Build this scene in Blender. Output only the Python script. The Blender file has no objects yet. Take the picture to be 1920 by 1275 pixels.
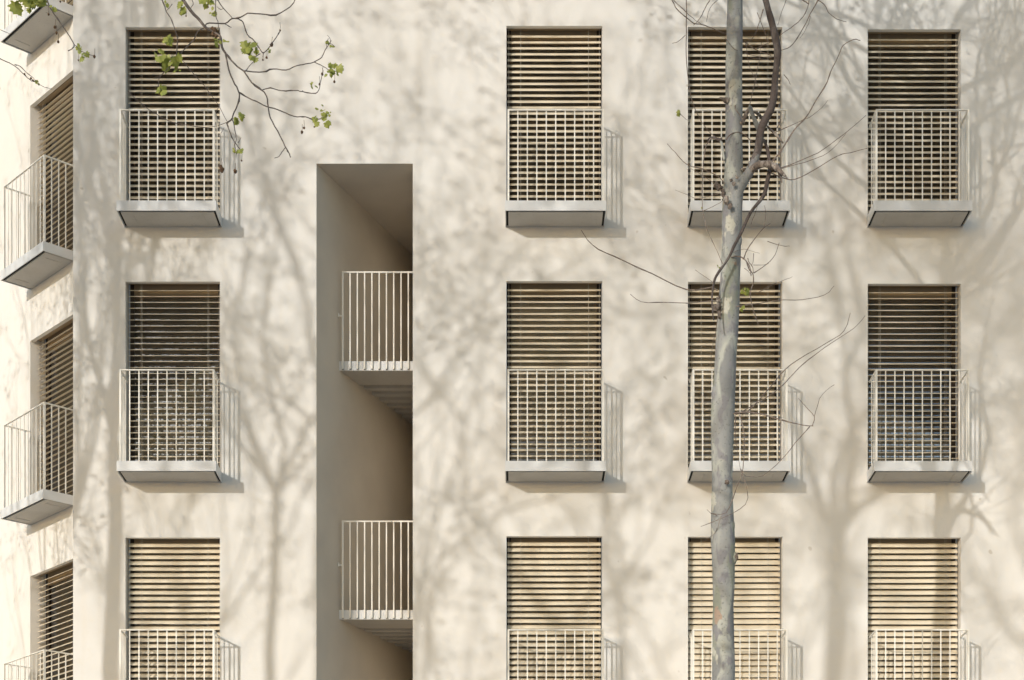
import bpy, math, random
from mathutils import Vector, Matrix
R = math.radians
SC = bpy.context.scene
COL = SC.collection

# ------------------------------------------------------------------ camera
FP, D0, XC, YH, CZ = 3318.0, 20.8, 960.0, 1950.0, 1.6      # focal length in photo px, distance to facade
cam_d = bpy.data.cameras.new('camera'); cam = bpy.data.objects.new('camera', cam_d); COL.objects.link(cam)
cam.location = (0, -D0, CZ); cam.rotation_euler = (R(90), 0, 0)
cam_d.sensor_width = 36; cam_d.lens = FP / 1920 * 36
cam_d.shift_y = (YH - 637.5) / 1920; cam_d.shift_x = 0
cam_d.clip_start = 0.1; cam_d.clip_end = 3000
SC.camera = cam

# ------------------------------------------------------------------ light
SUN = Vector((-0.259, -0.42, 0.125)).normalized()          # direction towards the sun
el = math.asin(SUN.z); rot = math.atan2(SUN.x, SUN.y)
w = bpy.data.worlds.new('World'); SC.world = w; w.use_nodes = True
nt = w.node_tree; bg = nt.nodes['Background']
sky = nt.nodes.new('ShaderNodeTexSky'); sky.sky_type = 'NISHITA'; sky.sun_disc = False
sky.sun_elevation = el; sky.sun_rotation = rot; sky.altitude = 50; sky.air_density = 1.2; sky.dust_density = 1.2; sky.ozone_density = 1.0
nt.links.new(sky.outputs[0], bg.inputs[0]); bg.inputs[1].default_value = 0.15
sl = bpy.data.lights.new('sun', 'SUN'); sl.energy = 2.0; sl.angle = R(0.5); sl.color = (1.0, 0.98, 0.95)
so = bpy.data.objects.new('sun', sl); COL.objects.link(so)
so.rotation_euler = (-SUN).to_track_quat('-Z', 'Y').to_euler()
SC.view_settings.view_transform = 'Standard'; SC.view_settings.look = 'None'
SC.view_settings.gamma = 1; SC.view_settings.exposure = 0.52
SC.cycles.max_bounces = 8; SC.cycles.diffuse_bounces = 5

# ------------------------------------------------------------------ helpers
def tag(o, label=None, cat=None, group=None, kind=None):
    for k, v in (('label', label), ('category', cat), ('group', group), ('kind', kind)):
        if v: o[k] = v
    return o

def empty(name, loc=(0, 0, 0)):
    o = bpy.data.objects.new(name, None); o.location = loc; COL.objects.link(o); return o

class MB:
    def __init__(s): s.v = []; s.f = []; s.m = []
    def add(s, vs, fs, mi=0):
        b = len(s.v); s.v += [tuple(v) for v in vs]; s.f += [tuple(b + i for i in f) for f in fs]; s.m += [mi] * len(fs)
    def box(s, T, u0, u1, w0, w1, z0, z1, mi=0):
        c = [T(u, w_, z) for z in (z0, z1) for w_ in (w0, w1) for u in (u0, u1)]
        s.add(c, [(0, 1, 3, 2), (4, 6, 7, 5), (0, 4, 5, 1), (2, 3, 7, 6), (0, 2, 6, 4), (1, 5, 7, 3)], mi)
    def quad(s, a, b, c, d, mi=0): s.add([a, b, c, d], [(0, 1, 2, 3)], mi)
    def tube(s, pts, rad, n=6, cap=True, mi=0, ecc=None):
        pts = [Vector(p) for p in pts]
        if len(pts) < 2: return
        t0 = (pts[1] - pts[0]).normalized()
        a = Vector((0, 0, 1)) if abs(t0.z) < .9 else Vector((1, 0, 0))
        nrm = (a - t0 * a.dot(t0)).normalized(); rings = []
        for i, p in enumerate(pts):
            t = (pts[min(i + 1, len(pts) - 1)] - pts[max(i - 1, 0)])
            if t.length < 1e-9: t = t0
            t = t.normalized(); nrm = nrm - t * nrm.dot(t)
            nrm = nrm.normalized() if nrm.length > 1e-6 else t.orthogonal().normalized()
            bn = t.cross(nrm); r = rad[i] if hasattr(rad, '__len__') else rad
            rings.append([p + (nrm * math.cos(2 * math.pi * k / n) + bn * math.sin(2 * math.pi * k / n)) * r * (ecc(i, k, n) if ecc else 1) for k in range(n)])
        vs = [v for rg in rings for v in rg]; fs = []
        for i in range(len(pts) - 1):
            for k in range(n):
                k2 = (k + 1) % n
                fs.append((i * n + k, i * n + k2, (i + 1) * n + k2, (i + 1) * n + k))
        if cap: fs.append(tuple(range(n))[::-1]); fs.append(tuple((len(pts) - 1) * n + k for k in range(n)))
        s.add(vs, fs, mi)
    def ball(s, c, r, seed=0, sq=(1, 1, 1), j=.12, nu=8, nv=6):
        rn = random.Random(seed); c = Vector(c); vs = [c + Vector((0, 0, r * sq[2]))]
        for i in range(1, nv):
            for k in range(nu):
                th = math.pi * i / nv; ph = 2 * math.pi * k / nu; q = r * (1 + rn.uniform(-j, j))
                vs.append(c + Vector((q * math.sin(th) * math.cos(ph) * sq[0], q * math.sin(th) * math.sin(ph) * sq[1], q * math.cos(th) * sq[2])))
        vs.append(c - Vector((0, 0, r * sq[2]))); fs = []
        for k in range(nu):
            k2 = (k + 1) % nu
            fs.append((0, 1 + k, 1 + k2)); e = 1 + (nv - 2) * nu; fs.append((e + k, len(vs) - 1, e + k2))
            for i in range(nv - 2):
                a = 1 + i * nu; fs.append((a + k, a + nu + k, a + nu + k2, a + k2))
        s.add(vs, fs)
    def build(s, name, mats, parent=None, smooth=False, bevel=0, world=True):
        me = bpy.data.meshes.new(name)
        off = Vector((0, 0, 0))
        if parent is not None:
            p = parent
            while p is not None: off += Vector(p.location); p = p.parent
        me.from_pydata([(v[0] - off.x, v[1] - off.y, v[2] - off.z) for v in s.v], [], s.f); me.update()
        for m in (mats if isinstance(mats, (list, tuple)) else [mats]): me.materials.append(m)
        if len(me.materials) > 1: me.polygons.foreach_set('material_index', s.m)
        if smooth: me.polygons.foreach_set('use_smooth', [True] * len(me.polygons))
        o = bpy.data.objects.new(name, me); COL.objects.link(o)
        if parent is not None: o.parent = parent
        if bevel:
            b = o.modifiers.new('bevel', 'BEVEL'); b.width = bevel; b.segments = 2; b.limit_method = 'ANGLE'
        return o

def spline(pts, step=4):
    """Catmull-Rom through pts (tuples of any length)."""
    out = []
    n = len(pts)
    for i in range(n - 1):
        p0, p1, p2, p3 = pts[max(i - 1, 0)], pts[i], pts[i + 1], pts[min(i + 2, n - 1)]
        for k in range(step):
            t = k / step
            out.append(tuple(.5 * (2 * b + (c - a) * t + (2 * a - 5 * b + 4 * c - d) * t * t + (-a + 3 * b - 3 * c + d) * t ** 3) for a, b, c, d in zip(p0, p1, p2, p3)))
    out.append(tuple(pts[-1])); return out

# ------------------------------------------------------------------ materials
def mat(name, col, rough=.7, metal=0, noise=None, bump=None, spec=.4):
    """noise = list of (scale, detail, colour_a, colour_b, lo, hi) ; bump = (scale, strength, distance)"""
    m = bpy.data.materials.new(name); m.use_nodes = True; t = m.node_tree; N = t.nodes; L = t.links
    b = N['Principled BSDF']; b.inputs['Roughness'].default_value = rough; b.inputs['Metallic'].default_value = metal
    b.inputs['Specular IOR Level'].default_value = spec
    b.inputs['Base Color'].default_value = (*col, 1)
    tc = N.new('ShaderNodeTexCoord'); cur = None
    for (sc, det, c2, lo, hi, stretch) in (noise or []):
        mp = N.new('ShaderNodeMapping'); mp.inputs['Scale'].default_value = stretch; L.new(tc.outputs['Object'], mp.inputs[0])
        nz = N.new('ShaderNodeTexNoise'); nz.inputs['Scale'].default_value = sc; nz.inputs['Detail'].default_value = det
        L.new(mp.outputs[0], nz.inputs['Vector'])
        mr = N.new('ShaderNodeMapRange'); mr.inputs[1].default_value = lo; mr.inputs[2].default_value = hi; L.new(nz.outputs[0], mr.inputs[0])
        mx = N.new('ShaderNodeMix'); mx.data_type = 'RGBA'; L.new(mr.outputs[0], mx.inputs[0])
        if cur is None: mx.inputs[6].default_value = (*col, 1)
        else: L.new(cur, mx.inputs[6])
        mx.inputs[7].default_value = (*c2, 1); cur = mx.outputs[2]
    if cur is not None: L.new(cur, b.inputs['Base Color'])
    prev = None
    for (sc, st, dist) in (bump or []):
        nz = N.new('ShaderNodeTexNoise'); nz.inputs['Scale'].default_value = sc; nz.inputs['Detail'].default_value = 4
        L.new(tc.outputs['Object'], nz.inputs['Vector'])
        bp = N.new('ShaderNodeBump'); bp.inputs['Strength'].default_value = st; bp.inputs['Distance'].default_value = dist
        L.new(nz.outputs[0], bp.inputs['Height'])
        if prev: L.new(prev, bp.inputs['Normal'])
        prev = bp.outputs[0]
    if prev: L.new(prev, b.inputs['Normal'])
    return m

I1 = (1, 1, 1)
M = {}
M['stucco'] = mat('stucco', (.655, .632, .592), .92, noise=[(.7, 5, (.625, .595, .545), .40, .66, I1), (9, 6, (.645, .61, .545), .55, .80, I1), (1.6, 3, (.645, .61, .55), .58, .80, (6, 6, .35)),
                                                           (7, 1, (.50, .46, .40), .765, .80, I1), (70, 2, (.60, .53, .44), .68, .80, I1)], bump=[(160, .35, .004), (18, .25, .006), (1.2, .22, .03)], spec=.2)
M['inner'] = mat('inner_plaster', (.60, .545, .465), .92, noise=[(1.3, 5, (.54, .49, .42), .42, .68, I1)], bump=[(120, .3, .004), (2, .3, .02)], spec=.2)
M['rail'] = mat('railing_paint', (.74, .71, .64), .5, bump=[(200, .1, .001)])
M['fascia'] = mat('fascia_paint', (.61, .61, .60), .45, noise=[(3, 3, (.56, .56, .55), .45, .7, (1, 1, 1)), (40, 2, (.50, .49, .47), .68, .8, I1)])
M['soffit'] = mat('balcony_concrete', (.52, .49, .44), .85, noise=[(3, 5, (.46, .43, .38), .4, .7, I1), (30, 3, (.42, .39, .34), .6, .8, I1)], bump=[(60, .3, .004)])
M['gap'] = mat('gap_dark', (.02, .02, .018), .9)  # near-black stands in for shade in the balcony gap; bolts share it
M['slat'] = mat('slat_lacquer', (.72, .63, .48), .42, noise=[(2.2, 3, (.66, .575, .43), .4, .7, (1, 1, 6))])
M['cord'] = mat('cord_white', (.50, .46, .38), .7)
M['frame'] = mat('frame_bronze', (.055, .042, .032), .45)
M['headbox'] = mat('headbox_bronze', (.34, .26, .17), .5)
M['room'] = mat('added_backing', (.45, .36, .28), .9)  # tan box added behind the panes to brighten the gaps between slats
M['bracket'] = mat('bracket_metal', (.45, .42, .38), .4)
M['paving'] = mat('paving', (.52, .49, .45), .9, noise=[(.8, 5, (.46, .43, .39), .4, .7, I1)])
M['asphalt'] = mat('asphalt', (.055, .053, .05), .9, noise=[(2, 5, (.07, .067, .062), .4, .7, I1)])
M['kerb'] = mat('kerb_stone', (.35, .34, .32), .9)
M['bark'] = mat('plane_bark', (.25, .253, .243), .85,
                noise=[(3.2, 3, (.345, .35, .31), .47, .54, (1, 1, .5)), (3.6, 3, (.19, .193, .19), .53, .59, (1.2, 1.2, .45)), (4.2, 2, (.225, .235, .19), .54, .60, (1, 1, .35)),
                       (6.0, 3, (.40, .39, .33), .61, .64, (1, 1, .6)), (6.5, 3, (.30, .22, .165), .69, .71, (1, 1, .45)), (12, 3, (.20, .195, .20), .55, .62, (1, 1, .5)), (45, 4, (.14, .14, .13), .58, .74, I1)],
                bump=[(6, .5, .02), (50, .6, .008)])
M['limb'] = mat('limb_bark', (.085, .067, .06), .85, noise=[(14, 4, (.15, .13, .12), .5, .66, (1, 1, .4)), (40, 3, (.06, .045, .04), .55, .7, I1)], bump=[(40, .7, .01)])
M['dead'] = mat('dead_wood', (.15, .12, .10), .9, noise=[(20, 4, (.33, .29, .25), .5, .65, (1, 1, .3)), (50, 3, (.05, .04, .035), .5, .7, I1)], bump=[(60, .8, .01)])
M['twig'] = mat('twig_bark', (.155, .12, .10), .8, noise=[(30, 3, (.28, .24, .20), .5, .7, I1)])
M['twigdark'] = mat('twig_dark', (.06, .05, .045), .8, noise=[(30, 3, (.17, .14, .12), .52, .7, I1)])
M['seed'] = mat('seed_ball', (.085, .05, .028), .95, bump=[(300, .8, .004)])
def leafmat(name, c1, c2):
    m = mat(name, c1, .5, noise=[(25, 3, c2, .42, .62, I1)])
    t = m.node_tree; b = t.nodes['Principled BSDF']; out = t.nodes['Material Output']
    tr = t.nodes.new('ShaderNodeBsdfTranslucent'); tr.inputs[0].default_value = (c1[0] * 1.1, c1[1] * 1.15, c1[2] * .6, 1)
    mx = t.nodes.new('ShaderNodeMixShader'); mx.inputs[0].default_value = .35
    t.links.new(b.outputs[0], mx.inputs[1]); t.links.new(tr.outputs[0], mx.inputs[2]); t.links.new(mx.outputs[0], out.inputs[0]); return m
M['leaf'] = leafmat('young_leaf', (.29, .31, .08), (.17, .20, .05))
M['leaf2'] = leafmat('shade_leaf', (.09, .12, .03), (.06, .09, .02))
def glassmat():
    m = bpy.data.materials.new('window_glass'); m.use_nodes = True; t = m.node_tree; t.nodes.remove(t.nodes['Principled BSDF'])
    tr = t.nodes.new('ShaderNodeBsdfTransparent'); tr.inputs[0].default_value = (.85, .87, .85, 1)
    gl = t.nodes.new('ShaderNodeBsdfGlossy'); gl.inputs['Roughness'].default_value = .015; gl.inputs[0].default_value = (.95, .95, 1, 1)
    fr = t.nodes.new('ShaderNodeFresnel'); fr.inputs[0].default_value = 2.6
    mx = t.nodes.new('ShaderNodeMixShader'); o = t.nodes['Material Output']
    t.links.new(fr.outputs[0], mx.inputs[0]); t.links.new(tr.outputs[0], mx.inputs[1]); t.links.new(gl.outputs[0], mx.inputs[2]); t.links.new(mx.outputs[0], o.inputs[0])
    return m
M['glass'] = glassmat()

# ------------------------------------------------------------------ setting
def wx(x): return (x - XC) / FP * D0                        # photo column / row on the facade plane -> metres
def wz(y): return CZ + (YH - y) / FP * D0
def ID(u, w_, z): return (u, w_, z)
g = MB(); g.quad((-900, -900, -.15), (900, -900, -.15), (900, 900, -.15), (-900, 900, -.15)); tag(g.build('ground', M['paving']), kind='structure')
g = MB(); g.box(ID, -60, 60, -9.0, 0, -.6, 0); tag(g.build('pavement', M['paving']), kind='structure')
g = MB(); g.box(ID, -60, 60, -9.25, -9.0, -.6, .004); tag(g.build('kerb', M['kerb'], bevel=.01), kind='structure')
g = MB(); g.quad((-200, -18, -.14), (200, -18, -.14), (200, -9.25, -.14), (-200, -9.25, -.14)); tag(g.build('road', M['asphalt']), kind='structure')

# ------------------------------------------------------------------ building
CORN = wx(137)                                              # left edge of the front facade
BLD = empty('apartment_building', (0, 0, 0))
tag(BLD, 'cream rendered apartment block with slatted blinds, small white balconies and an open stairwell slot', 'apartment building')

def TF(u, w_, z): return (u, -w_, z)                        # front facade; w_ points outwards
A0 = Vector((-6.125, 1.74)); BA = R(48); BU = Vector((math.cos(BA), -math.sin(BA))); BN = Vector((-math.sin(BA), -math.cos(BA)))
def TB(u, w_, z):                                           # angled bay on the left
    p = A0 + BU * u + BN * w_; return (p.x, p.y, z)

FLOOR = [wz(407.5 + 478.4 * k) for k in range(3)]           # top of the balcony floors on the facade
LIP, REC, RTOP = .055, .215, .13
def wall_with_holes(mb, T, u0, u1, z0, z1, holes, mi=0):
    us = sorted({u0, u1, *[h[0] for h in holes], *[h[1] for h in holes]}); zs = sorted({z0, z1, *[h[2] for h in holes], *[h[3] for h in holes]})
    us = [u for u in us if u0 <= u <= u1]; zs = [z for z in zs if z0 <= z <= z1]
    for i in range(len(us) - 1):
        for k in range(len(zs) - 1):
            cu, cz = (us[i] + us[i + 1]) / 2, (zs[k] + zs[k + 1]) / 2
            if any(h[0] < cu < h[1] and h[2] < cz < h[3] for h in holes): continue
            mb.quad(T(us[i], 0, zs[k]), T(us[i + 1], 0, zs[k]), T(us[i + 1], 0, zs[k + 1]), T(us[i], 0, zs[k + 1]), mi)

def reveal(mb, T, u0, u1, z0, z1):
    """opening lining: jambs, sill, thin lintel and the taller pocket behind it that takes the blind"""
    q = mb.quad
    q(T(u0, 0, z0), T(u0, 0, z1), T(u0, -LIP, z1), T(u0, -LIP, z0)); q(T(u1, 0, z0), T(u1, -LIP, z0), T(u1, -LIP, z1), T(u1, 0, z1))
    q(T(u0, -LIP, z0), T(u0, -LIP, z1 + RTOP), T(u0, -REC, z1 + RTOP), T(u0, -REC, z0)); q(T(u1, -LIP, z0), T(u1, -REC, z0), T(u1, -REC, z1 + RTOP), T(u1, -LIP, z1 + RTOP))
    q(T(u0, 0, z1), T(u1, 0, z1), T(u1, -LIP, z1), T(u0, -LIP, z1))
    q(T(u0, -LIP, z1), T(u1, -LIP, z1), T(u1, -LIP, z1 + RTOP), T(u0, -LIP, z1 + RTOP))
    q(T(u0, -LIP, z1 + RTOP), T(u1, -LIP, z1 + RTOP), T(u1, -REC, z1 + RTOP), T(u0, -REC, z1 + RTOP), 1)
    q(T(u0, 0, z0), T(u0, -REC, z0), T(u1, -REC, z0), T(u1, 0, z0))

def make_blind(T, u0, u1, z0, z1, tilt, seed, parent, var=.0, label=None):
    rn = random.Random(seed); mb = MB(); c = .078; pitch = .0700; wc = -.122
    z = z1 - .055; n = 0; a0, a1 = u0 + .012, u1 - .012
    ph = rn.uniform(0, 6)
    while z > z0 + .05:
        th = R(tilt + rn.gauss(0, .9) + var * math.sin(ph + (z1 - z) * 2.2))
        sag = [rn.uniform(-.0012, .0012), rn.uniform(-.0012, .0012)]
        prof = []
        for k in range(7):
            s_ = -1 + 2 * k / 6
            x = s_ * c / 2; y = (.0065 * (1 - s_ * s_))                   # crowned slat
            if k == 6: y += .002                                           # rolled outer edge
            if k == 0: y -= .002
            # x outward, y normal ; outer edge tips down by th
            prof.append((wc + x * math.cos(th) + y * math.sin(th), -x * math.sin(th) + y * math.cos(th)))
        t = .0014; low = [(a + math.sin(th) * -t, b - t * math.cos(th)) for a, b in prof]
        loop = prof + low[::-1]; m_ = len(loop); vs = []
        nu = 3
        for i in range(nu):
            f = i / (nu - 1); uu = a0 + (a1 - a0) * f; dz = sag[0] * (1 - f) + sag[1] * f - .0012 * math.sin(math.pi * f)
            vs += [T(uu, a, z + b + dz) for a, b in loop]
        fs = [tuple(range(m_))[::-1], tuple((nu - 1) * m_ + i for i in range(m_))]
        for i in range(nu - 1):
            fs += [(i * m_ + k, i * m_ + (k + 1) % m_, (i + 1) * m_ + (k + 1) % m_, (i + 1) * m_ + k) for k in range(m_)]
        mb.add(vs, fs); z -= pitch; n += 1
    # bottom rail and head rail
    mb.box(T, a0, a1, wc - .03, wc + .03, z0 + .006, z0 + .028)
    mb.box(T, a0, a1, wc - .03, wc + .03, z1 + .03, z1 + .085, 1)
    # ladder cords, front and back
    for f in (.15, .86):
        uu = u0 + (u1 - u0) * f
        for ww in (wc + .036, wc - .036): mb.box(T, uu - .0013, uu + .0013, ww - .001, ww + .001, z0 + .02, z1 + .03, 2)
    # side guide cables
    for uu in (u0 + .028, u1 - .028): mb.box(T, uu - .0022, uu + .0022, wc - .002, wc + .002, z0, z1 + .03, 3)
    return tag(mb.build('venetian_blind', [M['slat'], M['headbox'], M['cord'], M['bracket']], parent), label)

def make_window(T, u0, u1, z0, z1, tilt, seed, var=0, label=None):
    """window part: frame mesh, with pane, blind and a tan box, added behind to lift the slat gaps, as sub-parts"""
    fr = MB(); w0, w1 = -REC, -REC - .055; top = z1 + RTOP; t = .055; mid = (u0 + u1) / 2
    fr.box(T, u0 + .001, u0 + t, w1, w0, z0 + .001, top - .001); fr.box(T, u1 - t, u1 - .001, w1, w0, z0 + .001, top - .001)
    fr.box(T, u0 + t, u1 - t, w1, w0 - .004, z1 - .09, top - .001, 1); fr.box(T, u0 + t, u1 - t, w1, w0, z0 + .001, z0 + .075)
    fr.box(T, u0 + .02, u0 + .04, w1 - .02, w1, z0 + .001, top - .001)
    W = fr.build('window', [M['frame'], M['headbox']], BLD)
    if label: tag(W, label)
    p = MB(); p.box(T, u0 + t, u1 - t, -REC - .034, -REC - .026, z0 + .075, z1 - .09); p.build('glass_pane', M['glass'], W)
    rm = MB(); a, b, c_, d = u0 + .001, u1 - .001, z0 + .001, top - .001; q = rm.quad; dd = w1 - .16; ww = w1 - .021
    q(T(a, ww, c_), T(a, dd, c_), T(a, dd, d), T(a, ww, d)); q(T(b, ww, c_), T(b, ww, d), T(b, dd, d), T(b, dd, c_))
    q(T(a, dd, c_), T(b, dd, c_), T(b, dd, d), T(a, dd, d)); q(T(a, ww, d), T(a, dd, d), T(b, dd, d), T(b, ww, d)); q(T(a, ww, c_), T(b, ww, c_), T(b, dd, c_), T(a, dd, c_))
    rm.build('added_backing', M['room'], W)
    make_blind(T, u0, u1, z0, z1, tilt, seed, W, var)
    return W

def make_balcony(T, u0, u1, zf, label=None, railing=True):
    dp, th = .42, .117; zb = zf - th
    a = MB()                                                       # painted steel edge plates + top plate
    a.box(T, u0, u1, dp - .01, dp, zb, zf)
    a.box(T, u0, u0 + .01, .002, dp - .01, zb, zf); a.box(T, u1 - .01, u1, .002, dp - .01, zb, zf)
    a.box(T, u0 + .01, u1 - .01, .002, dp - .01, zf - .012, zf - .004)
    B = a.build('balcony', M['fascia'], BLD, bevel=.0015)
    if label: tag(B, label)
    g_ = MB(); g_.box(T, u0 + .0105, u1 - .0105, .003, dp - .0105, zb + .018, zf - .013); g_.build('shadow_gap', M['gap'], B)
    s_ = MB(); s_.box(T, u0 + .036, u1 - .036, .003, dp - .05, zb + .004, zb + .0175)
    for uu in (u0 + .17, u1 - .17):
        s_.box(T, uu - .004, uu + .004, .10, .30, zb - .001, zb + .0039)
    s_.build('soffit_panel', M['soffit'], B)
    r = MB(); i0, i1, wf = u0 + .036, u1 - .036, dp - .038; top = zf + 1.065; n = 10
    b_ = .0065
    for k in range(n + 1):
        uu = i0 + (i1 - i0) * k / n
        h = b_ if 0 < k < n else .0105
        hd = .0105 if h > .01 else .003
        r.box(T, uu - h, uu + h, wf - hd, wf + hd, zf - .004, top - .012)
    r.box(T, i0 - .0105, i1 + .0105, wf - .012, wf + .012, top - .012, top)
    for uu in (i0, i1):
        r.box(T, uu - .0105, uu + .0105, .002, wf - .012, top - .012, top)
        for j in range(1, 4):
            ww = wf - j * .094
            r.box(T, uu - .0035, uu + .0035, ww - b_, ww + b_, zf - .004, top - .012)
    r.build('railing', M['rail'], B)
    return B

# columns of windows on the front: (x0, x1, [tops]), tilt of the slats per row
COLS = [(235.3, 412.3, (51, 528, 1008), (47, 26, 48), 'first column, left of the stairwell'),
        (949.5, 1129.2, (48.5, 527, 1005.5), (47, 38, 50), 'second column, right of the stairwell'),
        (1290, 1467, (50.5, 528.5, 1006.5), (50, 40, 61), 'third column, behind the tree trunk'),
        (1627, 1801.5, (55, 532, 1008), (44, 27, 53), 'fourth column, at the right edge')]
holes = []; sd = 10
ROWN = ['top row', 'middle row', 'bottom row']
facade = MB()
SX0, SX1, SZT = wx(593.3), wx(774), wz(306.7)
for (x0, x1, tops, tilts, nm) in COLS:
    for k in range(3):
        u0, u1, z1, z0 = wx(x0), wx(x1), wz(tops[k]), FLOOR[k]
        holes.append((u0, u1, z0, z1)); reveal(facade, TF, u0, u1, z0, z1)
        sd += 1; make_window(TF, u0, u1, z0, z1, tilts[k], sd, var=1.5 if k != 1 else 2.0)
        make_balcony(TF, u0 - .012, u1 + .026, z0)
SLOT = (SX0, SX1, 0.0, SZT)
wall_with_holes(facade, TF, CORN, 12.0, 0, 19.0, holes + [SLOT])
# return wall at the left corner, roof slab, right and back walls
UE = (CORN - A0.x) / BU.x; yb = A0.y + BU.y * UE
facade.quad((CORN, 0, 0), (CORN, 0, 19), (CORN, yb, 19), (CORN, yb, 0))
facade.quad((CORN, 0, 19), (12, 0, 19), (12, 12, 19), (CORN, 12, 19)); facade.quad((12, 0, 0), (12, 12, 0), (12, 12, 19), (12, 0, 19))
facade.build('front_wall', [M['stucco'], M['headbox']], BLD)

bay = MB(); bh = []
for k in range(-1, 3):
    z1 = wz(50.5 + 478.4 * k) ; z0 = wz(407.5 + 478.4 * k); u0, u1 = -.025, 1.128
    bh.append((u0, u1, z0, z1)); reveal(bay, TB, u0, u1, z0, z1)
    sd += 1; make_window(TB, u0, u1, z0, z1, {-1: 30, 0: 33, 1: 27, 2: 33}[k], sd, var=3)
    make_balcony(TB, 0, 1.14, z0)
wall_with_holes(bay, TB, -7, UE, 0, 19.0, bh)
p0, p1 = TB(-7, 0, 0), TB(UE, 0, 0)
bay.quad((p0[0], p0[1], 19), (p1[0], p1[1], 19), (p1[0], 12, 19), (p0[0], 12, 19))
bay.build('bay_wall', [M['stucco'], M['headbox']], BLD)

# open stairwell slot
st = MB(); zt = SZT; k_ = 2.45; dpt = 2.86; xl = SX0 + dpt / k_; XR = SX1 + .04
q = st.quad
q((SX0, 0, 0), (xl, dpt, 0), (xl, dpt, zt), (SX0, 0, zt))                                   # splayed left wall
q((SX1, 0, 0), (SX1, 0, zt), (SX1, .3, zt), (SX1, .3, 0))                                   # right jamb
q((SX1, .3, 0), (XR, .3, 0), (XR, .3, zt), (SX1, .3, zt)); q((XR, .3, 0), (XR, dpt, 0), (XR, dpt, zt), (XR, .3, zt)); q((xl, dpt, 0), (XR, dpt, 0), (XR, dpt, zt), (xl, dpt, zt))
q((SX0, 0, zt), (SX1, 0, zt), (SX1, .3, zt), (SX0, .3, zt)); q((SX0, .3, zt), (XR, .3, zt), (XR, dpt, zt), (SX0, dpt, zt))
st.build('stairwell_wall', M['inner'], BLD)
def leftx(y): return SX0 + y / k_
for n_, hb in enumerate((8.07, 5.07, 2.07)):
    zb = CZ + hb; zf = zb + .112; y0 = .53
    L_ = MB()
    L_.box(ID, leftx(y0) - .004, XR - .002, y0, y0 + .012, zb, zf)
    Ld = L_.build('stair_landing', M['fascia'], BLD)
    S_ = MB()                                                # concrete landing and the stepped underside of the flight behind it
    ya, yb_ = y0 + .013, 1.5
    def wedge(y_a, y_b, za, zb2, mb):
        v = [(leftx(y_a) + .003, y_a, za), (XR - .002, y_a, za), (XR - .002, y_b, za), (leftx(y_b) + .003, y_b, za)]
        v += [(a, b, zb2) for a, b, _ in v]
        mb.add(v, [(0, 3, 2, 1), (4, 5, 6, 7), (0, 1, 5, 4), (1, 2, 6, 5), (2, 3, 7, 6), (3, 0, 4, 7)])
    wedge(ya, 1.02, zb + .004, zf - .003, S_)
    for j in range(9):
        wedge(1.02 + j * .2, 1.02 + j * .2 + .11, zb + .05, zf - .003, S_); wedge(1.02 + j * .2 + .11, 1.02 + (j + 1) * .2, zb + .004, zf - .003, S_)
    S_.build('landing_slab', M['soffit'], Ld)
    Rr = MB(); top = zf + 1.07; xs = leftx(y0) + .045
    Rr.box(ID, xs - .011, XR - .003, y0 - .03, y0 - .008, top - .016, top)
    i = 0
    while xs + i * .0876 < XR - .01:
        x = xs + i * .0876; h = .0075 if i else .011
        Rr.box(ID, x - h, x + h, y0 - .026, y0 - .012, zb + .012, top - .016)
        Rr.box(ID, x - .009, x + .009, y0 - .012, y0 - .0005, zb + .010, zb + .026, 1)
        i += 1
    Rr.box(ID, leftx(y0) - .028, xs - .011, y0 - .024, y0 - .014, zf + .53, zf + .545)
    Rr.box(ID, leftx(y0 - .03) + .001, leftx(y0 - .03) + .016, y0 - .045, y0 + .004, zf + .515, zf + .56)
    Rr.build('landing_railing', [M['rail'], M['gap']], Ld)

# ------------------------------------------------------------------ trees
def PX(x, y, Z): return Vector(((x - XC) / FP * Z, Z - D0, CZ + (YH - y) / FP * Z))

def bump_ecc(seed, amp=.06):
    ph = [random.Random(seed).uniform(0, 6.28) for _ in range(4)]
    return lambda i, k, n: 1 + amp * (.6 * math.sin(2 * 6.283 * k / n + ph[0] + i * .31) + .4 * math.sin(3 * 6.283 * k / n + ph[1] - i * .47) + .35 * math.sin(i * .9 + ph[2]))

def px_tube(mb, pts, wpx, Z0, n=5, seed=0, slope=0.0, taper=.45, step=3, jit=.35, knots=True):
    """pts in photo px; wpx width at the first point; Z drifts by slope along the length"""
    rn = random.Random(seed * 7 + 3)
    P2 = spline([(float(a), float(b)) for a, b in pts], step)
    L = [0]
    for a, b in zip(P2, P2[1:]): L.append(L[-1] + math.hypot(b[0] - a[0], b[1] - a[1]))
    T_ = L[-1] or 1; V, rd = [], []
    for (x, y), l in zip(P2, L):
        f = l / T_; Z = Z0 + slope * l / FP * Z0
        V.append(PX(x + rn.uniform(-jit, jit), y + rn.uniform(-jit, jit), Z)); r = wpx / 2 / FP * Z0 * (1 - (1 - taper) * f)
        if knots and rn.random() < .10: r *= 1.5
        rd.append(r)
    mb.tube(V, rd, n); return V

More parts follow.
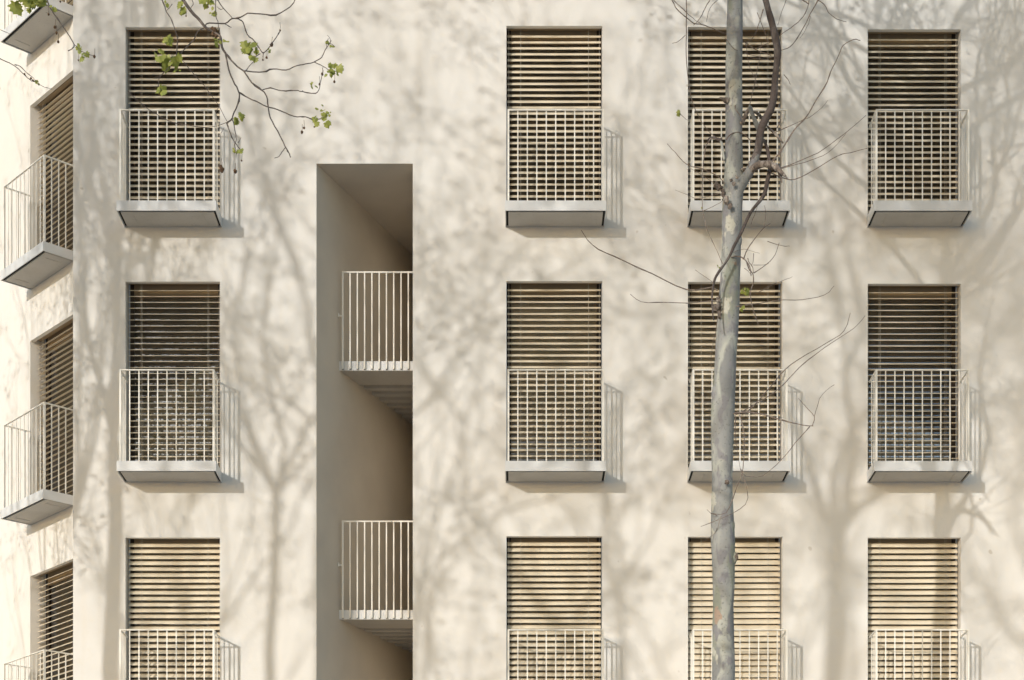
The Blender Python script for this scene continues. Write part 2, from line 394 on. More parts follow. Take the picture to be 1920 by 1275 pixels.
def leaf(mb, c, size, rn, droop=.5, face=None):
    """a five-lobed plane leaf, slightly folded"""
    d = Vector((rn.uniform(-1, 1), rn.uniform(-1, 1), rn.uniform(-1, .2) - droop)).normalized()
    nr = Vector((rn.uniform(-.7, .7), -1 + rn.uniform(-.5, .5), rn.uniform(-.5, .6))) if face is None else face
    nr = (nr - d * nr.dot(d)).normalized(); s_ = d.cross(nr)
    o = [(0, 0), (-.10, .22), (-.08, .52), (.12, .36), (.30, .60), (.46, .40), (.62, .46), (.72, .22), (1.0, 0)]
    o += [(a, -b) for a, b in o[-2:0:-1]]
    fold = rn.uniform(.05, .45); curl = rn.uniform(-.25, .25)
    c = Vector(c); vs = [c + (d * a + s_ * b) * size - nr * (abs(b) * fold + a * a * curl) * size for a, b in o]
    mid = c + d * .38 * size
    vs.append(mid); k = len(o)
    mb.add(vs, [(i, (i + 1) % k, k) for i in range(k)])

def leaf_clump(mb, x, y, spx, Z, seed, n=3):
    rn = random.Random(seed)
    for i in range(n + 1):
        s_ = spx / FP * Z * rn.uniform(.32, .92)
        leaf(mb, PX(x + rn.uniform(-.45, .45) * spx, y + rn.uniform(-.55, .35) * spx, Z + rn.uniform(-.03, .03)), s_, rn)

# --- the tree in front of the facade
ZT = 15.8
base = PX(1357, YH, ZT); base.z = 0
T1 = empty('plane_tree', (base.x, base.y, 0))
tag(T1, 'slender pale-barked plane tree with broken side limbs, standing in front of the third window column', 'tree', 'plane trees along the street')
TR = [(1357, 2240, 52), (1356, 1900, 50), (1357, 1600, 46), (1357, 1400, 43), (1357, 1275, 42), (1356, 1200, 41), (1356, 1150, 40), (1357, 1100, 41), (1356, 1040, 43), (1355, 985, 44), (1354, 930, 40), (1354, 850, 41), (1355, 790, 43), (1356, 750, 43),
      (1359, 710, 42), (1362, 650, 41), (1365, 600, 39.5), (1368, 550, 38), (1370, 500, 37), (1371.5, 450, 37), (1373, 400, 37), (1375, 350, 37), (1376, 300, 34), (1376, 250, 32), (1376, 200, 31.5), (1376, 140, 31), (1377, 80, 31), (1378, 0, 29),
      (1380, -120, 27), (1384, -300, 23), (1380, -520, 17), (1392, -700, 10), (1396, -820, 4)]
TS = spline(TR, 5)
tm = MB()
tm.tube([PX(a, b, ZT) for a, b, c in TS], [c / 2 / FP * ZT for a, b, c in TS], 24, ecc=bump_ecc(3, .035))
for (x, y, r, sq) in ((1338, 738, 7, (1, 1, 1.9)), (1346, 572, 9, (1.1, 1, 1.1)), (1379, 1048, 6, (.8, 1, 1.6)), (1383, 452, 7, (1, 1, 1.5)), (1361, 187, 6, (1, 1, 1.3)), (1366, 905, 5, (1, .9, 1)), (1356, 1010, 8, (1.2, 1, .9)), (1374, 985, 6, (1, 1, 1.6)), (1380, 352, 15, (1, 1, 1.6))):
    pass
kn = lambda x, y, r, sq, s_: tm.ball(PX(x, y, ZT - .03), r / FP * ZT, s_, sq, .1, 12, 9)
kn(1341, 738, 7, (1, 1, 2.2), 1); kn(1377, 1046, 6, (.9, 1, 1.9), 2); kn(1384, 452, 7, (1, 1, 1.8), 3); kn(1378, 362, 14, (.9, .9, 1.9), 5); kn(1339, 990, 6, (.8, 1, 2.2), 6); kn(1373, 985, 6, (.8, 1, 2.4), 7)
tm.build('trunk', M['bark'], T1, smooth=True)

def limb(name, pts, m, n=10, seed=0, sl=0, Z=ZT, ecc=.09):
    mb = MB(); S = spline([tuple(map(float, p)) for p in pts], 5); k = len(S)
    mb.tube([PX(a, b, Z - .05 + sl * i / k) for i, (a, b, c) in enumerate(S)], [c / 2 / FP * Z for a, b, c in S], n, ecc=bump_ecc(seed, ecc))
    return mb.build(name, m, T1, smooth=True)
limb('limb', [(1371, 425, 16), (1374, 396, 20), (1380, 366, 22), (1391, 344, 21), (1403, 326, 18), (1412, 308, 15.5), (1417, 296, 14), (1420, 288, 12)], M['bark'], 14, 31, -.1, Z=ZT + .04, ecc=.05)
limb('limb', [(1407, 317, 14), (1413, 305, 15.5), (1420, 285, 14.5), (1424, 262, 14), (1428, 240, 14), (1438, 218, 15), (1446, 203, 14), (1451, 180, 13), (1453, 150, 12), (1456, 125, 12), (1458, 100, 14), (1455, 75, 13), (1449, 50, 12), (1443, 28, 12), (1437, 5, 11), (1428, -30, 11), (1420, -80, 10), (1424, -160, 8), (1440, -260, 5), (1452, -340, 2)], M['limb'], 12, 1, -.5)
limb('broken_limb', [(1400, 326, 12), (1410, 316, 13), (1424, 309, 14), (1440, 308, 14), (1452, 312, 12), (1462, 320, 8), (1470, 328, 5), (1478, 336, 1)], M['dead'], 9, 2, -.35, ecc=.22)
limb('broken_limb', [(1446, 309, 6), (1457, 316, 6), (1464, 330, 5), (1466, 342, 2)], M['dead'], 6, 3, -.3, ecc=.3)
limb('broken_limb', [(1390, 232, 6), (1396, 222, 8), (1400, 212, 8), (1404, 206, 7), (1405, 200, 2)], M['dead'], 7, 4, -.1, ecc=.25)
limb('broken_limb', [(1426, 250, 9), (1418, 232, 9), (1412, 218, 8), (1407, 204, 8), (1405, 198, 2)], M['bark'], 8, 5, -.2, ecc=.15)
limb('broken_limb', [(1438, 236, 4), (1448, 246, 5), (1458, 256, 5), (1468, 268, 3)], M['dead'], 6, 6, -.2, ecc=.2)
limb('broken_limb', [(1430, 225, 4), (1424, 216, 5), (1416, 211, 4), (1412, 208, 1)], M['dead'], 6, 16, -.2, ecc=.2)
limb('limb', [(1432, 262, 5), (1439, 281, 6.5), (1443, 312, 7), (1438, 343, 8), (1431, 368, 6.5), (1409, 396, 6), (1397, 420, 6), (1388, 440, 6), (1377, 460, 5.5), (1369, 478, 5), (1360, 493, 4.5), (1349, 508, 5), (1341, 522, 4.5), (1337, 538, 4), (1335, 559, 3.5), (1336, 583, 3), (1338, 600, 2)], M['limb'], 8, 7, -.25)
limb('limb', [(1354, 262, 9), (1347, 262, 6), (1340, 258, 4), (1332, 258, 3), (1326, 263, 2)], M['limb'], 7, 8, .0)
limb('limb', [(1358, 300, 5), (1355, 280, 4.5), (1352, 266, 5), (1346, 258, 3)], M['bark'], 7, 18, .0)
limb('broken_limb', [(1366, 190, 12), (1359, 187, 9), (1354, 185, 6), (1349, 183, 2)], M['dead'], 8, 9, .0, ecc=.2)
# knots of dead bark and epicormic stubs
for i, (x, y, r, sq) in enumerate(((1348, 352, 6, (1.1, 1, .9)), (1343, 346, 4, (1, 1, 1.5)), (1356, 362, 5, (.8, .8, 1.6)), (1362, 375, 6, (.8, .6, 1.4)), (1369, 386, 5, (.9, .6, 1.2)), (1345, 577, 8, (1.1, 1, 1)), (1347, 563, 5, (1, 1, 1.3)), (1349, 590, 5, (.8, .8, 1.6)),
                                  (1376, 345, 4, (1, .6, 1)), (1371, 338, 3, (1, .6, 1)), (1382, 332, 3, (1, .6, 1)), (1363, 904, 4, (1, .6, 1)), (1381, 1044, 4, (.8, .8, 1.6)), (1354, 358, 3, (1, 1, 1.4)), (1417, 306, 4, (1, 1, 1)), (1395, 318, 4, (1.4, 1, .7)))):
    kb = MB(); kb.ball(PX(x, y, ZT - .07 - (.06 if 1360 < x < 1390 else 0)), r / FP * ZT, 40 + i, sq, .35, 9, 7); kb.build('bark_knot', M['dead'], T1)

TW = [
 ([(1287, -60), (1287, 0), (1287, 60), (1287, 113), (1293, 169), (1306, 211), (1330, 248), (1353, 263)], 1.9),
 ([(1240, -40), (1260, 0), (1269, 17), (1286, 32), (1301, 44), (1316, 46), (1335, 53), (1361, 64), (1389, 75), (1399, 80), (1417, 93), (1446, 104)], 2.0),
 ([(1263, 0), (1290, 26), (1303, 37), (1316, 46)], 1.5), ([(1331, 0), (1323, 13), (1316, 28), (1307, 41), (1300, 47)], 1.7), ([(1346, 0), (1331, 15), (1324, 41)], 1.1),
 ([(1285, 66), (1273, 77), (1261, 81)], 1.2), ([(1431, 18), (1425, 38), (1414, 68), (1400, 80)], 1.6), ([(1478, -20), (1474, 0), (1464, 28), (1458, 47)], 1.3),
 ([(1520, -30), (1517, 0), (1512, 19), (1502, 36), (1483, 52), (1468, 62), (1456, 72)], 1.7), ([(1500, -6), (1508, 2), (1517, 7)], 3.0),
 ([(1550, -40), (1534, 0), (1519, 26), (1508, 49), (1496, 70), (1481, 88), (1466, 94), (1456, 96)], 2.0), ([(1519, 30), (1516, 44), (1508, 60), (1500, 72)], 1.2),
 ([(1534, 0), (1547, 10), (1553, 23), (1570, 36), (1587, 41)], 1.5),
 ([(1445, 305), (1462, 286), (1488, 245), (1511, 220), (1528, 192), (1551, 153), (1557, 135), (1572, 105), (1581, 85), (1600, 74), (1613, 76)], 2.4),
 ([(1440, 252), (1462, 245), (1503, 226), (1519, 219), (1540, 203), (1553, 188)], 1.3),
 ([(1452, 320), (1473, 312), (1500, 301), (1534, 286), (1567, 263), (1598, 239), (1624, 216)], 1.7), ([(1452, 318), (1466, 316), (1530, 297), (1560, 280), (1586, 250)], 1.3),
 ([(1440, 318), (1451, 327), (1481, 337), (1503, 331), (1537, 312), (1571, 292), (1594, 286), (1626, 278)], 1.9),
 ([(1360, 345), (1345, 330), (1315, 316), (1289, 309), (1266, 286), (1251, 269)], 1.8), ([(1350, 352), (1330, 338), (1300, 318), (1288, 318)], 1.1), ([(1350, 362), (1310, 372), (1289, 365), (1266, 356)], 1.0),
 ([(1342, 260), (1330, 263), (1321, 286), (1317, 339), (1317, 388), (1321, 410), (1328, 436), (1340, 461), (1355, 495)], 1.7),
 ([(1394, 486), (1402, 467), (1415, 448), (1432, 427), (1445, 419)], 2.0), ([(1433, 425), (1436, 399), (1433, 385)], 1.2), ([(1408, 420), (1417, 396), (1420, 385)], 1.4),
 ([(1370, 482), (1379, 480), (1391, 483), (1400, 491), (1406, 500), (1408, 517)], 2.6), ([(1400, 491), (1405, 506), (1411, 512), (1413, 528), (1407, 549), (1409, 568), (1417, 593), (1422, 610)], 2.2),
 ([(1402, 484), (1404, 492), (1410, 498), (1413, 512)], 1.6), ([(1413, 475), (1412, 490), (1408, 500)], 1.2), ([(1396, 503), (1402, 508), (1410, 516)], 1.0),
 ([(1414, 512), (1438, 495), (1453, 478), (1461, 455)], 1.4), ([(1412, 497), (1430, 497), (1442, 494)], .9), ([(1439, 452), (1466, 461), (1481, 461)], 1.2), ([(1376, 472), (1395, 467), (1412, 472), (1424, 475)], .9),
 ([(1422, 548), (1450, 533), (1466, 527), (1486, 519)], 1.2),
 ([(1345, 545), (1333, 539), (1287, 543), (1222, 513), (1152, 481), (1111, 460), (1090, 432)], 2.3), ([(1345, 566), (1337, 564), (1290, 568), (1245, 567), (1203, 566), (1182, 551)], 1.7),
 ([(1338, 530), (1333, 527), (1303, 506)], 1.1), ([(1380, 575), (1393, 573), (1440, 566), (1467, 562), (1504, 562), (1546, 553), (1564, 536)], 1.6),
 ([(1384, 775), (1402, 772), (1444, 726), (1467, 698), (1495, 675), (1550, 643), (1583, 620), (1594, 587)], 1.9), ([(1380, 777), (1390, 772), (1453, 735), (1499, 689), (1546, 652), (1601, 615), (1622, 592)], 1.7),
 ([(1375, 776), (1390, 773), (1421, 775), (1467, 788), (1505, 797), (1525, 799)], 2.6), ([(1523, 799), (1527, 781), (1510, 762), (1497, 747)], 1.5), ([(1527, 781), (1532, 763), (1541, 740), (1564, 721)], 1.2),
 ([(1518, 800), (1490, 832), (1467, 860), (1430, 892), (1398, 892), (1390, 880)], 1.5), ([(1386, 776), (1395, 814), (1393, 879), (1379, 920), (1361, 962), (1333, 962)], 1.9),
 ([(1388, 879), (1402, 934), (1375, 962), (1314, 987)], 1.4), ([(1379, 779), (1379, 823), (1388, 879)], 1.2), ([(1345, 966), (1333, 962), (1326, 955)], 1.3), ([(1352, 968), (1340, 1000), (1313, 1018)], .9),
 ([(1347, 585), (1342, 620), (1334, 660), (1333, 690)], 1.2), ([(1379, 198), (1379, 204), (1390, 220), (1396, 232)], 2.2), ([(1362, 262), (1370, 252), (1385, 248), (1398, 254), (1410, 266)], 2.2),
 ([(1405, 200), (1414, 160), (1424, 110), (1428, 80)], 1.5), ([(1398, 80), (1404, 120), (1416, 150), (1424, 165)], 1.1), ([(1360, 72), (1375, 90), (1383, 95)], 1.4), ([(1417, 93), (1432, 84), (1444, 80)], 1.6), ([(1395, 100), (1420, 105), (1448, 108)], 1.3),
 ([(1406, 108), (1440, 112), (1448, 116)], 1.0), ([(1420, 24), (1432, 55), (1440, 80)], 1.3), ([(1457, 240), (1462, 228), (1464, 224)], 2.0), ([(1452, 310), (1452, 300), (1462, 288)], 1.4),
 ([(1404, 315), (1403, 305), (1408, 300)], 1.6), ([(1470, 140), (1478, 150), (1482, 158)], 1.2), ([(1275, 213), (1284, 222), (1290, 226)], 1.1), ([(1320, 395), (1345, 383), (1358, 374)], 1.0),
]
tw = MB(); rn = random.Random(5)
for i, (p, wd) in enumerate(TW):
    px_tube(tw, p, wd * 1.12, ZT - .1, 5, i, slope=rn.uniform(-.35, .35), taper=.55, jit=.45)
tw.build('twigs', M['twig'], T1)
lv = MB()
leaf_clump(lv, 1398, 546, 12, ZT - .2, 1, 4); leaf_clump(lv, 1389, 578, 8, ZT - .2, 2, 3); leaf_clump(lv, 1273, 212, 9, ZT, 3, 3); leaf_clump(lv, 1318, 390, 5, ZT - .2, 4, 2); leaf_clump(lv, 1348, 500, 5, ZT - .2, 5, 2)
lv.build('leaves', M['leaf'], T1)

# --- the tree whose branches hang in at the top left
ZB = 9.6
tb = PX(-170, 0, ZB)
T2 = empty('plane_tree', (tb.x, tb.y, 0))
tag(T2, 'plane tree on the left whose bare twigs with young green leaves hang in at top', 'tree', 'plane trees along the street')
mb = MB(); mb.tube(spline([(tb.x, tb.y, 0.), (tb.x + .05, tb.y, 3.), (tb.x - .05, tb.y + .05, 6.), (tb.x + .1, tb.y, 8.6), (tb.x + .2, tb.y, 11.)], 4), [.17 - .006 * i for i in range(17)], 14, ecc=bump_ecc(9, .05)); mb.build('trunk', M['bark'], T2, smooth=True)
mb = MB()
def bl(p, w0_, w1_): S = spline([tuple(map(float, a)) for a in p], 4); mb.tube([PX(a, b, ZB) for a, b in S], [(w0_ + (w1_ - w0_) * i / len(S)) / 2 / FP * ZB for i in range(len(S))], 8, ecc=bump_ecc(4, .08))
bl([(-170, -330), (-60, -400), (60, -330), (160, -230), (250, -130), (341, -3)], 24, 6)
bl([(-60, -400), (150, -420), (340, -330), (470, -180), (558, -8)], 12, 3.4)
bl([(-170, -250), (-90, -230), (-10, -170), (45, -90), (85, -2)], 12, 3)
bl([(-170, -60), (-120, 0), (-90, 50), (-40, 85), (0, 110)], 7, 2)
bl([(230, -150), (300, -110), (370, -60), (408, 0)], 6, 3); bl([(230, -150), (270, -80), (304, 0)], 5, 2.6)
bl([(341, -3), (360, 23), (372, 35), (385, 51), (395, 57), (404, 62), (413, 69), (416, 88), (423, 100)], 6, 4.2)
mb.build('limb', M['twigdark'], T2, smooth=True)
BR = [
 ([(423, 100), (429, 131), (440, 157), (449, 176), (445, 197), (437, 216), (435, 223), (425, 232)], 3.6), ([(425, 230), (428, 240), (432, 251), (440, 267), (449, 279), (452, 285)], 2.4), ([(434, 222), (437, 227), (441, 248), (443, 261), (440, 272), (443, 288)], 2.0),
 ([(443, 288), (442, 305), (441, 318)], .8), ([(423, 100), (440, 120), (456, 133), (472, 155), (491, 169), (500, 181), (503, 200), (507, 221), (520, 245), (535, 275), (541, 286), (545, 295)], 3.3), ([(535, 277), (529, 285), (523, 293), (515, 296)], 1.8),
 ([(456, 133), (472, 134), (493, 135), (512, 129), (536, 131), (557, 123), (573, 120), (589, 116), (603, 107), (613, 88), (621, 76)], 2.4), ([(613, 90), (612, 80), (616, 72)], 1.3), ([(618, 80), (624, 84), (628, 88)], 1.2), ([(621, 76), (617, 70), (614, 66)], 1.1),
 ([(589, 116), (600, 121), (611, 127), (624, 139)], 1.8), ([(459, 135), (466, 126), (477, 113)], 1.7), ([(491, 169), (507, 165), (528, 170), (552, 169), (568, 172), (592, 175), (599, 163), (604, 139)], 2.0),
 ([(449, 173), (467, 184), (483, 191), (501, 200), (520, 205), (536, 212), (557, 219), (573, 219), (589, 224), (605, 222), (613, 219)], 2.6),
 ([(384, 49), (392, 43), (421, 44), (435, 35), (451, 32), (464, 25), (488, 26), (517, 28), (543, 13), (553, 0), (558, -8)], 2.8), ([(421, 44), (428, 48), (434, 51)], 1.6), ([(408, 0), (419, 16), (435, 33)], 2.2),
 ([(440, 34), (450, 37), (456, 43), (464, 64), (477, 77), (488, 93), (495, 99), (509, 83), (520, 66), (525, 57)], 2.4), ([(404, -15), (404, 24), (408, 40), (413, 67)], 1.9), ([(304, 0), (312, 21), (323, 40), (329, 59), (333, 75), (331, 104)], 2.2),
 ([(384, 51), (371, 59), (363, 75), (347, 91), (336, 105)], 2.3), ([(336, 105), (352, 125), (373, 149), (387, 165), (400, 184), (411, 200), (424, 224), (428, 232)], 1.6), ([(325, 117), (315, 128), (300, 144), (297, 160), (304, 171)], 1.6), ([(290, 146), (300, 142), (312, 132)], 1.0),
 ([(240, 170), (253, 184), (281, 206), (317, 227), (361, 236), (397, 238), (426, 229), (434, 222)], 1.4), ([(85, -8), (94, 14), (108, 36), (125, 60), (139, 83), (134, 92), (128, 96)], 2.8), ([(139, 83), (148, 92), (155, 97), (166, 102), (177, 105)], 1.3),
 ([(0, 110), (27, 123), (47, 141), (58, 151), (69, 155)], 1.9), ([(27, 121), (38, 124), (50, 136), (62, 146), (72, 154)], 1.5), ([(69, 155), (80, 162), (87, 164), (98, 167)], 1.1), ([(-30, 40), (0, 56), (12, 61), (20, 64)], 1.3),
 ([(411, 200), (405, 212), (412, 226)], 1.0), ([(420, 240), (414, 250), (413, 258)], 1.0), ([(323, 8), (318, 14), (312, 20)], 1.4), ([(360, 0), (362, 8), (357, 17)], 1.6), ([(446, 268), (450, 262), (452, 258)], 1.1), ([(404, 24), (398, 26), (396, 30)], 1.2), ([(419, 16), (414, 17), (406, 12)], 1.1),
 ([(568, 172), (567, 169)], 1.8), ([(604, 139), (606, 133), (604, 128)], 1.0), ([(488, 100), (480, 106), (470, 113)], 1.3), ([(495, 99), (493, 106), (493, 112)], 1.0),
]
bm_ = MB(); rn = random.Random(8)
for i, (p, wd) in enumerate(BR): px_tube(bm_, p, wd * .95, ZB, 5, 100 + i, slope=rn.uniform(-.15, .15), taper=.7, jit=.6)
bm_.build('twigs', M['twigdark'], T2)
lv = MB()
for i, (x, y, s_, n) in enumerate(((312, 74, 23, 4), (303, 106, 27, 5), (323, 113, 27, 5), (333, 131, 12, 2), (303, 166, 17, 4), (466, 84, 28, 6), (480, 94, 18, 3), (477, 104, 16, 3), (501, 96, 12, 3), (628, 128, 16, 4), (638, 128, 20, 4), (616, 136, 13, 4), (588, 160, 14, 3), (591, 227, 16, 4), (611, 226, 15, 4), (600, 203, 15, 2), (609, 211, 13, 3), (617, 212, 9, 2),
                                   (449, 216, 19, 3), (447, 230, 15, 3), (450, 285, 14, 4), (441, 280, 9, 3), (341, 10, 17, 3), (340, 25, 15, 2), (384, 2, 20, 5), (409, 78, 17, 3), (425, 77, 12, 2), (38, -2, 32, 5), (54, 2, 20, 3), (74, 3, 22, 4), (56, 12, 14, 3), (95, 14, 12, 3), (153, 91, 16, 4), (155, 105, 14, 4), (70, 154, 10, 3), (399, 20, 14, 3), (312, 6, 12, 2), (614, 78, 9, 3), (623, 84, 7, 2), (396, 30, 10, 2))):
    leaf_clump(lv, x, y, s_ * .92, ZB, 200 + i, n)
lv.build('leaves', M['leaf'], T2)
for i, (x, y, r) in enumerate(((441, 321, 3.4), (500, 108, 2), (467, 102, 1.5), (493, 112, 1.6), (627, 153, 2.2), (604, 139, 2.4), (570, 240, 2.2), (566, 248, 2.6), (509, 84, 3.2), (599, 158, 2), (453, 301, 1.6), (103, 51, 2.6), (106, 62, 2.2), (109, 78, 2.4), (411, 88, 1.4), (525, 57, 1.8), (177, 106, 2.6), (390, 13, 1.5), (349, 30, 1.4), (416, 318, 4.5), (414, 312, 3), (91, 27, 1.8), (147, 113, 1.4), (589, 238, 1.4), (113, 3, 1.6), (58, 147, 2), (62, 151, 2), (46, 139, 1.8), (403, 57, 4.5), (400, 64, 4), (398, 54, 3.5), (405, 68, 3))):
    sb = MB(); sb.ball(PX(x, y, ZB), r / FP * ZB, 300 + i, (1, 1, 1.15), .25, 8, 7)
    if i < 23: sb.tube([PX(x, y, ZB), PX(x + .6, y - 7, ZB), PX(x - .3 + (i % 3), y - 15, ZB)], .45 / FP * ZB, 3)
    sb.build('seed_ball', M['seed'], T2)

# --- the other street trees, out of frame: they stand between the sun and the facade and throw the tree shadows the photo shows
SUNY, SUNX, SUNZ = 1.0, SUN.x / -SUN.y, SUN.z / -SUN.y      # per metre away from the facade
def grow(segs, tips, rn, p, d, r, L, lvl, up=.12, spread=.62, wob=.16, leaf_from=.02, kids=(2, 3)):
    n = max(3, int(L / .28)); pts = [p.copy()]; rad = [r]; cur = p.copy(); dd = d.copy()
    r1 = r * .70
    for i in range(n):
        dd = (dd + Vector((rn.gauss(0, wob), rn.gauss(0, wob), rn.gauss(0, wob) + up * .3))).normalized()
        cur = cur + dd * (L / n); pts.append(cur.copy()); rad.append(r + (r1 - r) * (i + 1) / n)
    segs.append((pts, rad))
    if lvl <= 0 or r1 < .0035: tips.append((cur, dd)); return
    for k in range(rn.randint(*kids)):
        ax = dd.orthogonal().normalized(); ax.rotate(Matrix.Rotation(rn.uniform(0, 6.283), 3, dd).to_quaternion())
        nd = dd.copy(); nd.rotate(Matrix.Rotation(rn.uniform(.3, 1.) * spread, 3, ax).to_quaternion()); nd.z += up; nd.normalize()
        grow(segs, tips, rn, cur, nd, r1 * rn.uniform(.66, .95), L * rn.uniform(.68, .92), lvl - 1, up, spread, wob, leaf_from, kids)
    m_ = int(n * .7)
    for j in range(rn.randint(1, 2)):                         # side shoots
        i = rn.randint(1, n - 1); ax = dd.orthogonal().normalized(); ax.rotate(Matrix.Rotation(rn.uniform(0, 6.283), 3, dd).to_quaternion())
        nd = dd.copy(); nd.rotate(Matrix.Rotation(rn.uniform(.6, 1.2), 3, ax).to_quaternion())
        grow(segs, tips, rn, pts[i], nd, rad[i] * .45, L * .62, lvl - 2, up, spread, wob, leaf_from, kids)


def in_view(p, m=12):
    Z = p.y + D0
    if Z < .3: return False
    x = XC + p.x * FP / Z; y = YH - (p.z - CZ) * FP / Z
    return -m < x < 1920 + m and -m < y < 1275 + m

def crown(o, segs, tips, nleaf, lsize, rn, name='branches', clump=.10, cut=False, keep=.2):
    c = MB()
    for pts, rad in segs:
        if cut and any(in_view(p) for p in pts): continue
        c.tube(pts, rad, 6 if rad[0] > .03 else 4 if rad[0] > .008 else 3, cap=False)
    c.build(name, M['twigdark'], o)
    l = MB()
    for p, d in tips:
        dens = (nleaf * 3 if rn.random() < keep else (1 if rn.random() < .3 else 0))
        for k in range(dens):
            cc = p + Vector((rn.gauss(0, clump), rn.gauss(0, clump), rn.gauss(-.03, clump)))
            if cut and in_view(cc, 40): continue
            a = Vector((rn.gauss(0, 1), rn.gauss(0, 1), rn.gauss(0, 1))).normalized(); bb = a.orthogonal().normalized(); s_ = lsize * rn.uniform(.5, 1.1)
            e = a.cross(bb)
            l.add([cc - a * s_ * .5, cc + bb * s_ * .42, cc + a * s_ * .55 + e * s_ * .1, cc - bb * s_ * .42], [(0, 1, 2, 3)])
    if l.v: l.build('leaves', M['leaf2'], o)

rn = random.Random(91); segs, tips = [], []
for k in range(4):
    a = 1.57 * k + .6; d = Vector((math.cos(a) * .45, math.sin(a) * .35, .85)).normalized()
    grow(segs, tips, rn, Vector((tb.x + .2, tb.y, 10.9)), d, .055, 1.9, 5, up=.15, spread=.6)
crown(T2, segs, tips, 3, .09, rn, 'crown', cut=True, keep=.5)

# crown of the visible tree, above the frame
rn = random.Random(77); segs, tips = [], []
for (yy, n_) in ((-140, 2), (-230, 3), (-330, 2), (-430, 3), (-540, 2), (-680, 3)):
    for k in range(n_):
        p = PX(1382, yy, ZT); a = rn.uniform(0, 6.283); tl = rn.uniform(.5, 1.0)
        d = Vector((math.cos(a) * math.sin(tl), math.sin(a) * math.sin(tl), math.cos(tl)))
        grow(segs, tips, rn, p, d, .045, 1.5, 4, up=.2, spread=.6)
crown(T1, segs, tips, 2, .08, rn, 'crown', cut=True)

def shadow_tree(label, xs, t, dia, zf, seed, lvl=5, L0=2.2, nleaf=3, lsize=.1, lean=(0, 0), spread=.62, stems=3, up=.12, low=0, clump=.1, wob=.16, keep=.2):
    """xs = photo column its trunk shadow falls on, t = metres from the facade, zf = photo row of the shadow of the first fork"""
    rn = random.Random(seed)
    X = wx(xs) + SUNX * t; Y = -t; hf = wz(zf) + SUNZ * t
    o = empty('plane_tree', (X, Y, 0)); tag(o, label, 'tree', 'plane trees along the street')
    top = Vector((X + lean[0], Y + lean[1], hf)); b = MB(); b0 = Vector((X, Y, -.1))
    P_ = [b0.lerp(top, i / 12) + Vector((rn.gauss(0, .03), rn.gauss(0, .03), 0)) * (1 if 0 < i < 12 else 0) for i in range(13)]
    b.tube(P_, [dia / 2 * (1.25 - .4 * i / 12) for i in range(13)], 12, ecc=bump_ecc(seed, .04)); b.build('trunk', M['bark'], o, smooth=True)
    segs, tips = [], []
    for k in range(stems):
        a = 6.283 * (k + rn.uniform(-.2, .2)) / stems + seed; tilt = spread * rn.uniform(.45, 1)
        d = Vector((math.cos(a) * math.sin(tilt), math.sin(a) * math.sin(tilt) * .6, math.cos(tilt)))
        grow(segs, tips, rn, top, d, dia / 2 * .62 * rn.uniform(.7, 1), L0 * rn.uniform(.8, 1.2), lvl, up, spread, wob)
    for k in range(low):
        i = rn.randint(6, 11); a = rn.uniform(0, 6.283); d = Vector((math.cos(a), math.sin(a) * .5, .35)).normalized()
        grow(segs, tips, rn, P_[i], d, dia * .16, L0 * .8, max(lvl - 2, 1), up * .5, spread, wob)
    crown(o, segs, tips, nleaf, lsize, rn, clump=clump, cut=True, keep=keep)
    vis = sum(in_view(p) for p in P_)
    print('tree', seed, len(segs), len(tips), 'trunk in view', vis); return o

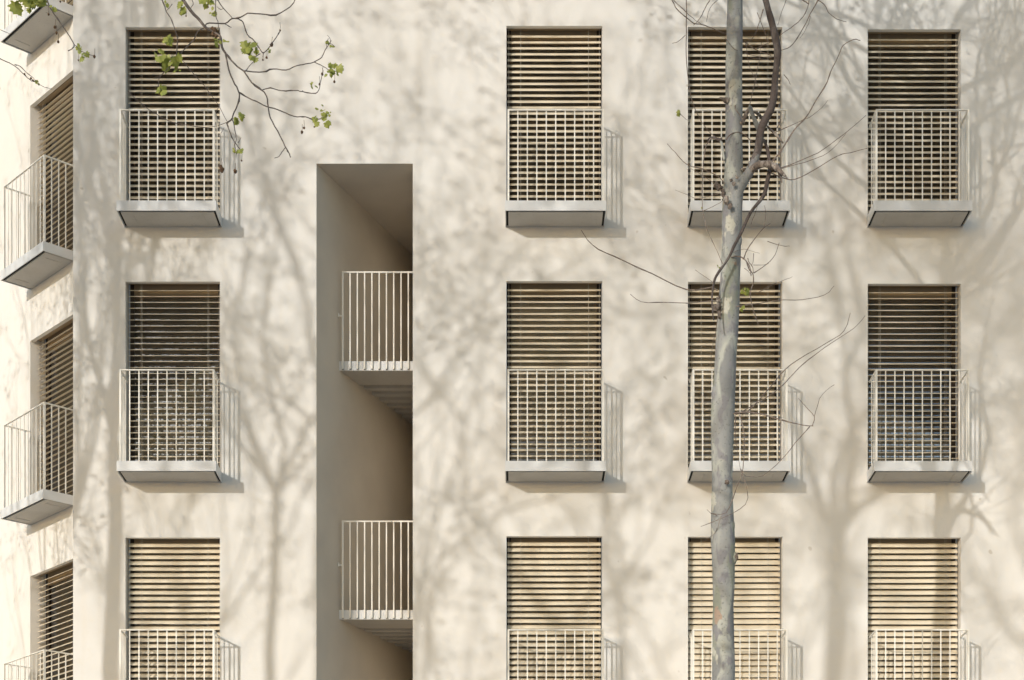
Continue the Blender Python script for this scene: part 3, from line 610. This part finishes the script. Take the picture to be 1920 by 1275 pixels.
#            label, shadow column, distance, trunk dia, fork row, seed
TREES = [
 ('low thin plane tree out of frame, fine streaky shadow over the lower angled bay', -60, 5.0, .11, 1450, 15, dict(lvl=4, L0=2.2, nleaf=4, lsize=.06, spread=.4, stems=5, up=.4, wob=.08, keep=.9)),
 ('forked plane tree out of frame, sharp trunk shadow beside the first window column', 213, 6.0, .17, 830, 3, dict(lvl=4, L0=2.1, nleaf=3, lsize=.07, spread=.26, stems=5, up=.5, wob=.07, keep=.15)),
 ('thin plane tree out of frame, upright streaky shadow on the angled bay', 100, 7.0, .13, 1100, 9, dict(lvl=4, L0=2.0, nleaf=4, lsize=.07, spread=.32, stems=6, up=.5, wob=.07, keep=.6)),
 ('leaning plane tree out of frame, branch fan shadow left of the stairwell', 470, 9.5, .115, 930, 12, dict(lvl=5, L0=1.7, nleaf=4, lsize=.08, spread=.6, stems=6, lean=(.3, 0), keep=.28, clump=.12)),
 ('slim plane tree out of frame, upright branch web shadow above the stairwell', 600, 11.0, .12, 700, 18, dict(lvl=5, L0=1.7, nleaf=4, lsize=.09, spread=.55, stems=3, up=.3, wob=.1, keep=.3, clump=.12)),
 ('plane tree out of frame, dappled crown shadow right of the stairwell', 830, 10.5, .13, 1500, 21, dict(lvl=5, L0=2.3, nleaf=5, lsize=.10, spread=.55, stems=4, up=.2, clump=.14, keep=.2)),
 ('bare plane tree out of frame, low branch shadows under the second window column', 1000, 11.5, .12, 2000, 72, dict(lvl=5, L0=2.0, nleaf=4, lsize=.09, spread=.6, stems=4, up=.25, clump=.14, keep=.2)),
 ('plane tree out of frame, dappled shadow around the second window column', 1150, 13.0, .14, 1350, 57, dict(lvl=5, L0=2.4, nleaf=5, lsize=.11, spread=.6, stems=3, clump=.14, keep=.15)),
 ('bare plane tree out of frame, low branch shadows under the third window column', 1430, 14.5, .13, 1750, 81, dict(lvl=5, L0=2.1, nleaf=4, lsize=.10, spread=.55, stems=4, up=.3, clump=.14, keep=.15)),
 ('plane tree out of frame, soft trunk shadow between third and fourth window columns', 1590, 20.0, .12, 1150, 34, dict(lvl=5, L0=2.3, nleaf=5, lsize=.11, spread=.55, stems=3, up=.25, clump=.14, keep=.25)),
 ('plane tree out of frame, branch shadows at the right edge of the facade', 1990, 18.0, .2, 1300, 41, dict(lvl=5, L0=2.3, nleaf=5, lsize=.11, spread=.75, stems=4, low=3, clump=.12, keep=.25)),
 ('bare plane tree out of frame, low branch shadow left of the stairwell foot', 330, 10.5, .12, 1500, 95, dict(lvl=5, L0=1.8, nleaf=4, lsize=.08, spread=.55, stems=5, up=.3, clump=.12, keep=.2)),
]
for (lb, xs, t, dia, zf, seed, kw) in TREES: shadow_tree(lb, xs, t, dia, zf, seed, **kw)
